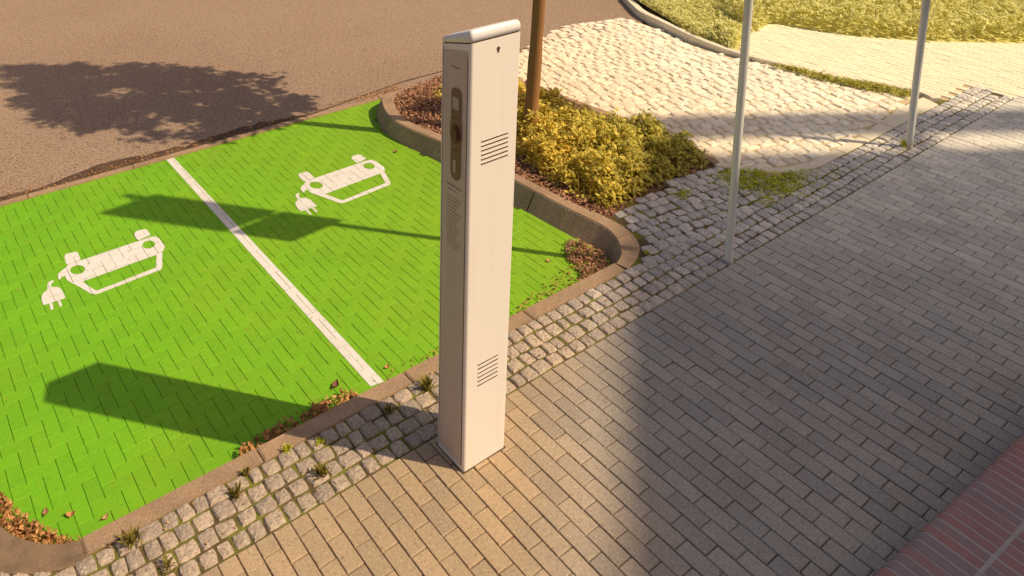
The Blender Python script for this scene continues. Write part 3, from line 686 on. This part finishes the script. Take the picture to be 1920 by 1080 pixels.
b.build('seam', 'dark', parent=col)
def zcap(y):                                  # roof rises to a rounded crest near the front
    t = (PYB-y)/(PYB-PYF); crest = 25.3-.12*max(0, (t-.86)/.14)**2
    return min(24.36+.98*t, crest)
b = MB()
rs = [[(x,y,zs(y)+.07) for x,y in outline(24.6)], [(x,y,zs(y)+.07+(zcap(y)-zs(y)-.07)*.55) for x,y in outline(24.8)]]
for ins, k in ((.03,.78),(.10,.93),(.2,.99)): rs.append([(x,y,zs(y)+.07+(zcap(y)-zs(y)-.07)*k) for x,y in outline(25, ins)])
rs.append([(x,y,zcap(y)+.02) for x,y in outline(25.2, .45)])
ring_body(b, rs); b.build('cap', 'cap', parent=col, smooth=True)
# door seams and service door; door tone painted darker for the shaded side
b = MB()
for (ya, yb_) in ((-2.6,-2.55),(-.66,-.62)):
    b.add([(PX0-.012,ya,.3),(PX0-.012,yb_,.3),(PX0-.012+.097,yb_,23.7),(PX0-.012+.097,ya,24.2)], [(0,1,2,3),(3,2,1,0)], .5)
b.build('door_seam', 'dark', parent=col)
b = MB()
for ya, yb_, z1 in ((-2.53,-.70,23.75),):
    b.add([(PX0-.02,ya,.3),(PX0-.02,yb_,.3),(PX0+.076,yb_,z1),(PX0+.076,ya,z1+.4),(PX0+.06,ya,.3),(PX0+.06,yb_,.3),(PX0+.2,yb_,z1),(PX0+.2,ya,z1+.4)],
          [(0,3,2,1),(0,1,5,4),(1,2,6,5),(2,3,7,6),(3,0,4,7)], .5)
b.build('door', 'edge', parent=col)
b = MB()
def sidex(z): return PX0-.02+.096*z/23.75
def side_plate(b, pts, th):
    n = len(pts); vs = [(sidex(z), y, z) for y, z in pts] + [(sidex(z)-th, y, z) for y, z in pts]
    fs = [tuple(range(n, 2*n)), tuple(range(n-1,-1,-1))]
    fs += [(i,(i+1)%n,n+(i+1)%n,n+i) for i in range(n)]
    b.add(vs, fs, .5)
yc = -1.78
def prof(ws):   # [(z, halfwidth)] -> closed outline
    return [(yc-w, z) for z, w in ws] + [(yc+w, z) for z, w in reversed(ws)]
side_plate(b, prof([(16.95,.10),(17.0,.22),(17.15,.33),(17.4,.38),(19.0,.38),(19.35,.44),(19.9,.44),(20.3,.38),(21.65,.38),(21.85,.33),(21.95,.2)]), .06)
pan = b.build('control_panel', 'panel', parent=col)
b = MB(); side_plate(b, [(yc-.24,20.85),(yc-.24,21.5),(yc+.24,21.5),(yc+.24,20.85)], .085); b.build('screen', 'screen', parent=pan)
b = MB()
pts = [(yc+.36*math.cos(2*math.pi*i/24), 19.5+.52*math.sin(2*math.pi*i/24)) for i in range(24)]; side_plate(b, pts, .12)
pts = [(yc+.25*math.cos(2*math.pi*i/24), 19.5+.38*math.sin(2*math.pi*i/24)) for i in range(24)]; side_plate(b, pts, .2)
b.build('socket', 'panel_dark', parent=pan)
b = MB(); side_plate(b, [(yc-.06,17.35),(yc-.06,18.05),(yc+.12,18.05),(yc+.12,17.35)], .09); b.build('card_reader', 'screen', parent=pan)
b = MB(); side_plate(b, [(yc-.30,20.33),(yc-.30,20.38),(yc+.30,20.38),(yc+.30,20.33)], .075); side_plate(b, [(yc-.2,18.55),(yc-.2,18.62),(yc+.2,18.62),(yc+.2,18.55)], .075)
b.build('trim_line', 'panel_dark', parent=pan)
# small print on the side: unreadably fine in the photo, kept as fine print lines
b = MB()
def pline(y0, y1, z, h=.05):
    y = y1
    while y > y0:
        w = random.uniform(.05,.16); side_plate(b, [(max(y0,y-w), z), (max(y0,y-w), z+h), (y, z+h), (y, z)], .008); y -= w+.03
pline(-1.95,-1.3,23.0,.09)
pline(-2.2,-1.05,16.45,.10); pline(-1.9,-1.15,16.2,.06)
for i in range(15): pline(-2.25+.12*(i%4), -1.12, 15.8-.2*i, .05)
b.build('printed_text', 'print', parent=col)
# louvred vents in the front
def vent(x0, x1, z0, z1, n=6):
    t = MB(); l = MB()
    for i in range(n):
        z = z1-(z1-z0)*i/(n-1)
        t.box(x0, PYF-.012, z-.05, x1, PYF+.05, z+.03, .5)
        l.add([(x0,PYF-.005,z+.065),(x1,PYF-.005,z+.065),(x1,PYF-.03,z+.035),(x0,PYF-.03,z+.035)], [(0,1,2,3),(3,2,1,0)], .5)
    v = t.build('vent', 'dark', parent=col); l.build('louvre', 'case', parent=v)
vent(-5.83,-3.97,17.98,19.22); vent(-5.8,-4.36,5.0,6.27)
b = MB()
b.tube([(-4.80,PYF+.05,24.02),(-4.80,PYF-.03,24.02)], [.10,.10], 16, .5); b.tube([(-4.80,PYF+.05,23.86),(-4.80,PYF-.025,23.86)], [.06,.06], 12, .5)
b.build('lock', 'panel_dark', parent=col)
b = MB(); b.box(PX0-.05, PYF-.05, -.03, PX1+.05, PYB+.05, .02, .5); b.build('base_plate', 'joint', parent=col)

# ------------------------------------------------------------------ poles with traffic signs above the frame
def pole(lab, x, y, r, z0=-.1, off=1.5):
    t = thing('sign_pole', lab, 'sign pole', (x,y,0), group='grey steel sign poles along the pavement'); t['_loc'] = tuple(t.location)
    b = MB(); b.tube([(x,y,-1.0),(x,y,10),(x,y,30),(x,y,50.6)], [r]*4, 24, .5); b.build('pole', 'pole', parent=t, smooth=False)
    b = MB(); b.tube([(x,y,-.04),(x,y,.12),(x,y,.2)], [r*1.1,r*1.1,r*1.02], 24, .5); b.build('collar', 'granite', parent=t)
    for z0_, z1_, nm in ((38.7,51.0,'sign_panel'),(32.6,38.3,'sign_panel')):
        b = MB(); hw = 2.7; rr = .18; pts = []
        for cx, cz, a0 in ((x-.1+hw-rr,z1_-rr,0),(x-.1-hw+rr,z1_-rr,90),(x-.1-hw+rr,z0_+rr,180),(x-.1+hw-rr,z0_+rr,270)):
            for i in range(6): a = math.radians(a0+90*i/5); pts.append((cx+rr*math.cos(a), cz+rr*math.sin(a)))
        n = len(pts); yy = y-r-off
        vs = [(px, yy-.04+.06*(px-x), pz) for px, pz in pts] + [(px, yy+.04+.06*(px-x), pz) for px, pz in pts]
        b.add(vs, [tuple(range(n)), tuple(range(2*n-1,n-1,-1))] + [(i,n+i,n+(i+1)%n,(i+1)%n) for i in range(n)], .5)
        p = b.build(nm, 'sign', parent=t)
        b = MB()
        for zz in (z0_+1, z1_-1): b = MB(); b.tube([(x,y,zz-.15),(x,y,zz+.15)], [r*1.25]*2, 16, .5); b.box(x-.1, y-r-off+.05, zz-.1, x+.1, y-r+.1, zz+.1); b.build('clamp', 'pole', parent=t)
pole('nearer slim grey steel pole standing where setts meet the pavement', 22.65, .25, .30)
pole('farther slim grey steel pole near the pale curved kerb at right', 55.0, 1.25, .34)

# ------------------------------------------------------------------ tree
tree = thing('tree', 'slender brown tree trunk rising from the planting island behind the charging column', 'tree', (25.8,24.6,-.4)); tree['_loc'] = tuple(tree.location)
b = MB(); tp = []; tr_ = []
for i in range(15):
    z = -.8 + i*2.2; tp.append((25.8+.25*math.sin(z*.13)+.018*z, 24.6+.2*math.sin(z*.17+1), z)); tr_.append((.76-.010*z)*(1+.06*math.sin(i*2.1))+(.25 if i == 0 else 0))
b.tube(tp, tr_, 14, .5)
b.build('trunk', 'bark', parent=tree, smooth=True)
b = MB(); clumps = []
for k in range(12):
    z0_ = random.uniform(28, 33); a = k*2.4; i = int((z0_+.8)/2.2); p0 = Vector(tp[min(i,14)])
    L = random.uniform(7, 15); el = random.uniform(.5, 1.35)
    d = Vector((math.cos(a)*math.cos(el), math.sin(a)*math.cos(el), math.sin(el)))
    pts = [p0 + d*L*t + Vector((0,0,-1.2*t*t)) + Vector((random.gauss(0,.3), random.gauss(0,.3), 0))*t for t in (0,.25,.5,.75,1)]
    b.tube(pts, [.3,.24,.17,.11,.05], 7, .5)
b.tube([tp[-1], (26.5,26,38), (27.2,27,48), (28,29,60)], [.36,.3,.2,.08], 9, .5)
b.build('branches', 'bark', parent=tree, smooth=True)
b = MB()
cc = Vector((28.0,26.4,47.0)); rad = Vector((12.5,11.0,21.0))
nc = 0
while nc < 360:
    p = Vector((random.uniform(-1,1), random.uniform(-1,1), random.uniform(-1,1)))
    if p.length > 1: continue
    if noise.noise(p*3.1 + Vector((4,1,7))) < -.01: continue
    w = 1.0 if p.z < -.2 else 1.0-.62*(p.z+.2)
    c = cc + Vector((p.x*rad.x*w + 2.2*max(0,p.z), p.y*rad.y*w + 3.0*max(0,p.z), p.z*rad.z)); nc += 1
    sh = random.uniform(.8, 1.6)
    for _ in range(34):
        q = c + Vector((random.gauss(0,.62), random.gauss(0,.62), random.gauss(0,.5)))*sh
        b.leaf(q, random.uniform(.8,1.35), (random.gauss(0,.6), random.gauss(0,.8), 1), random.uniform(0,6.3), .1, .6)
b.build('crown', 'tree_leaf', parent=tree)

# ------------------------------------------------------------------ low brick wall, lower right
wl = thing('brick_wall', 'low red and purple brick wall with rounded edge in the lower right corner', 'wall', (8,-20.4,0)); wl['_loc'] = tuple(wl.location)
ca, sa = math.cos(-.047), math.sin(-.047)
def WP(u, v, z): return (1.4+u*ca - v*sa, -19.52+u*sa+v*ca, z)     # u along the wall, v behind
b = MB(); mo = MB()
u = -14.0
while u < 52:
    w = .51; m_ = random.uniform(-.02,.02); x0, x1 = u+m_, u+m_+w
    def course(v0, v1, rounded):
        pr = []
        if rounded:
            pr.append((v0, 1.8)); R_ = .55
            for i in range(7):
                a = math.radians(90*i/6); pr.append((v0-R_+R_*math.cos(a), 4.5-R_+R_*math.sin(a)))
        else: pr += [(v0, 4.0), (v0, 4.47), (v0-.04, 4.5)]
        pr += [(v1+.04, 4.5), (v1, 4.47), (v1, 4.0 if not rounded else 1.8)]
        dz = random.uniform(-.012,.012); n = len(pr)
        vs = [WP(x0,v,z+dz) for v,z in pr] + [WP(x1,v,z+dz) for v,z in pr]
        fs = [(i,i+1,n+i+1,n+i) for i in range(n-1)] + [tuple(range(n-1,-1,-1)), tuple(range(n,2*n))]
        b.add(vs, fs, random.choice((random.uniform(0,.35), random.uniform(.4,1))))
    course(0, -2.40, True); course(-2.50, -4.9, False); course(-5.02, -7.4, False)
    u += .62
b.build('coping_bricks', 'brick', parent=wl, smooth=False)
R_ = .55; pr = [(-.012,0),(-.012,3.9)] + [(-R_+(R_-.03)*math.cos(math.radians(15*i)), 4.5-R_+(R_-.012)*math.sin(math.radians(15*i))) for i in range(7)] + [(-7.5,4.488),(-7.5,0)]
n = len(pr); mo.add([WP(-14,v,z) for v,z in pr]+[WP(52,v,z) for v,z in pr], [(i,i+1,n+i+1,n+i) for i in range(n-1)]+[tuple(range(n-1,-1,-1)),tuple(range(n,2*n))], .5)
mo.build('mortar_core', 'mortar', parent=wl)

# ------------------------------------------------------------------ tall building behind the camera's right shoulder; its shadow falls on the pavement
H = 190.0; bx, by = 37.2 + .672*H, 22.4 - .752*H
bd = thing('office_building', 'tall pale office building out of view that shades the pavement', 'building', (bx+60,by-100,0)); bd['_loc'] = tuple(bd.location)
e1 = Vector((-.776,-.63,0)).normalized(); e2 = Vector((.845,-.535,0)).normalized()
K0 = Vector((bx,by,0))
def prism(b, quad, z0, z1, r=.5):
    vs = [(q.x,q.y,z0) for q in quad]+[(q.x,q.y,z1) for q in quad]
    b.add(vs, [(3,2,1,0),(4,5,6,7),(0,1,5,4),(1,2,6,5),(2,3,7,6),(3,0,4,7)], r)
b = MB()
off = (e1+e2).normalized()
A0 = K0 + e1*0 ; gapv = e1*9.5
q = [K0+gapv, K0+e1*190, K0+e1*190+e2*200, K0+gapv+e2*200]; prism(b, q, 0, H)
b.build('wall', 'facade', parent=bd)
b = MB(); q = [K0, K0+e1*5.2, K0+e1*5.2+e2*200, K0+e2*200]; prism(b, q, H-3, H)  # unseen beam on posts, added to leave a sunny slit in the shade
for t in range(0, 200, 25): prism(b, [K0+e2*t, K0+e2*t+e1*8, K0+e2*(t+2)+e1*8, K0+e2*(t+2)], H-5, H-3.01)
b.build('added_shade_beam', 'facade', parent=bd)
for fl in range(5):
    for k in range(8):
        s0 = 14+k*22; z0 = 12+fl*34
        b = MB(); nn = -e1*.4
        p = K0+gapv+e2*s0; prism(b, [p+nn, p+nn+e2*14, p+e2*14-nn, p-nn], z0, z0+20)
        b.build('window', 'pane', parent=bd)

# ------------------------------------------------------------------ light, sky, camera
w = bpy.data.worlds.new('World'); scene.world = w; w.use_nodes = True
nt = w.node_tree; bg = nt.nodes['Background']
sky = nt.nodes.new('ShaderNodeTexSky'); sky.sky_type = 'NISHITA'; sky.sun_disc = False
sky.sun_elevation = math.asin(SUN.z); sky.sun_rotation = math.atan2(SUN.x, SUN.y)
sky.dust_density = 3.0; sky.ozone_density = 0.6; sky.air_density = 0.8
tint = nt.nodes.new('ShaderNodeMix'); tint.data_type = 'RGBA'; tint.blend_type = 'MULTIPLY'; tint.inputs['Factor'].default_value = 1
tint.inputs[7].default_value = (1.0, 0.87, 0.82, 1)
nt.links.new(sky.outputs[0], tint.inputs[6]); nt.links.new(tint.outputs[2], bg.inputs['Color']); bg.inputs['Strength'].default_value = 0.12
sl = bpy.data.lights.new('sun', 'SUN'); sl.energy = 4.4; sl.angle = math.radians(.5); sl.color = (1, .83, .60)
so = bpy.data.objects.new('sun', sl); COL.objects.link(so); so.rotation_euler = (-SUN).to_track_quat('-Z', 'Y').to_euler(); so.location = SUN*40
cam = bpy.data.cameras.new('camera'); co = bpy.data.objects.new('camera', cam); COL.objects.link(co)
F, PXc, PYc = 1516.129, 688.528, -161.613
rx, ry, rz = 1.38876620, -0.00923945362, -0.586601032
co.matrix_world = Matrix.Translation(Vector((-31.9295341,-31.6918028,38.2136208))*S) @ (Matrix.Rotation(rz,4,'Z') @ Matrix.Rotation(rx,4,'X') @ Matrix.Rotation(ry,4,'Z'))
cam.sensor_fit = 'HORIZONTAL'; cam.sensor_width = 36; cam.lens = F/1920*36
cam.shift_x = (960-PXc)/1920; cam.shift_y = -(540-PYc)/1920
cam.clip_start = .05; cam.clip_end = 2000
scene.camera = co
scene.view_settings.view_transform = 'Standard'; scene.view_settings.look = 'None'; scene.view_settings.exposure = 0
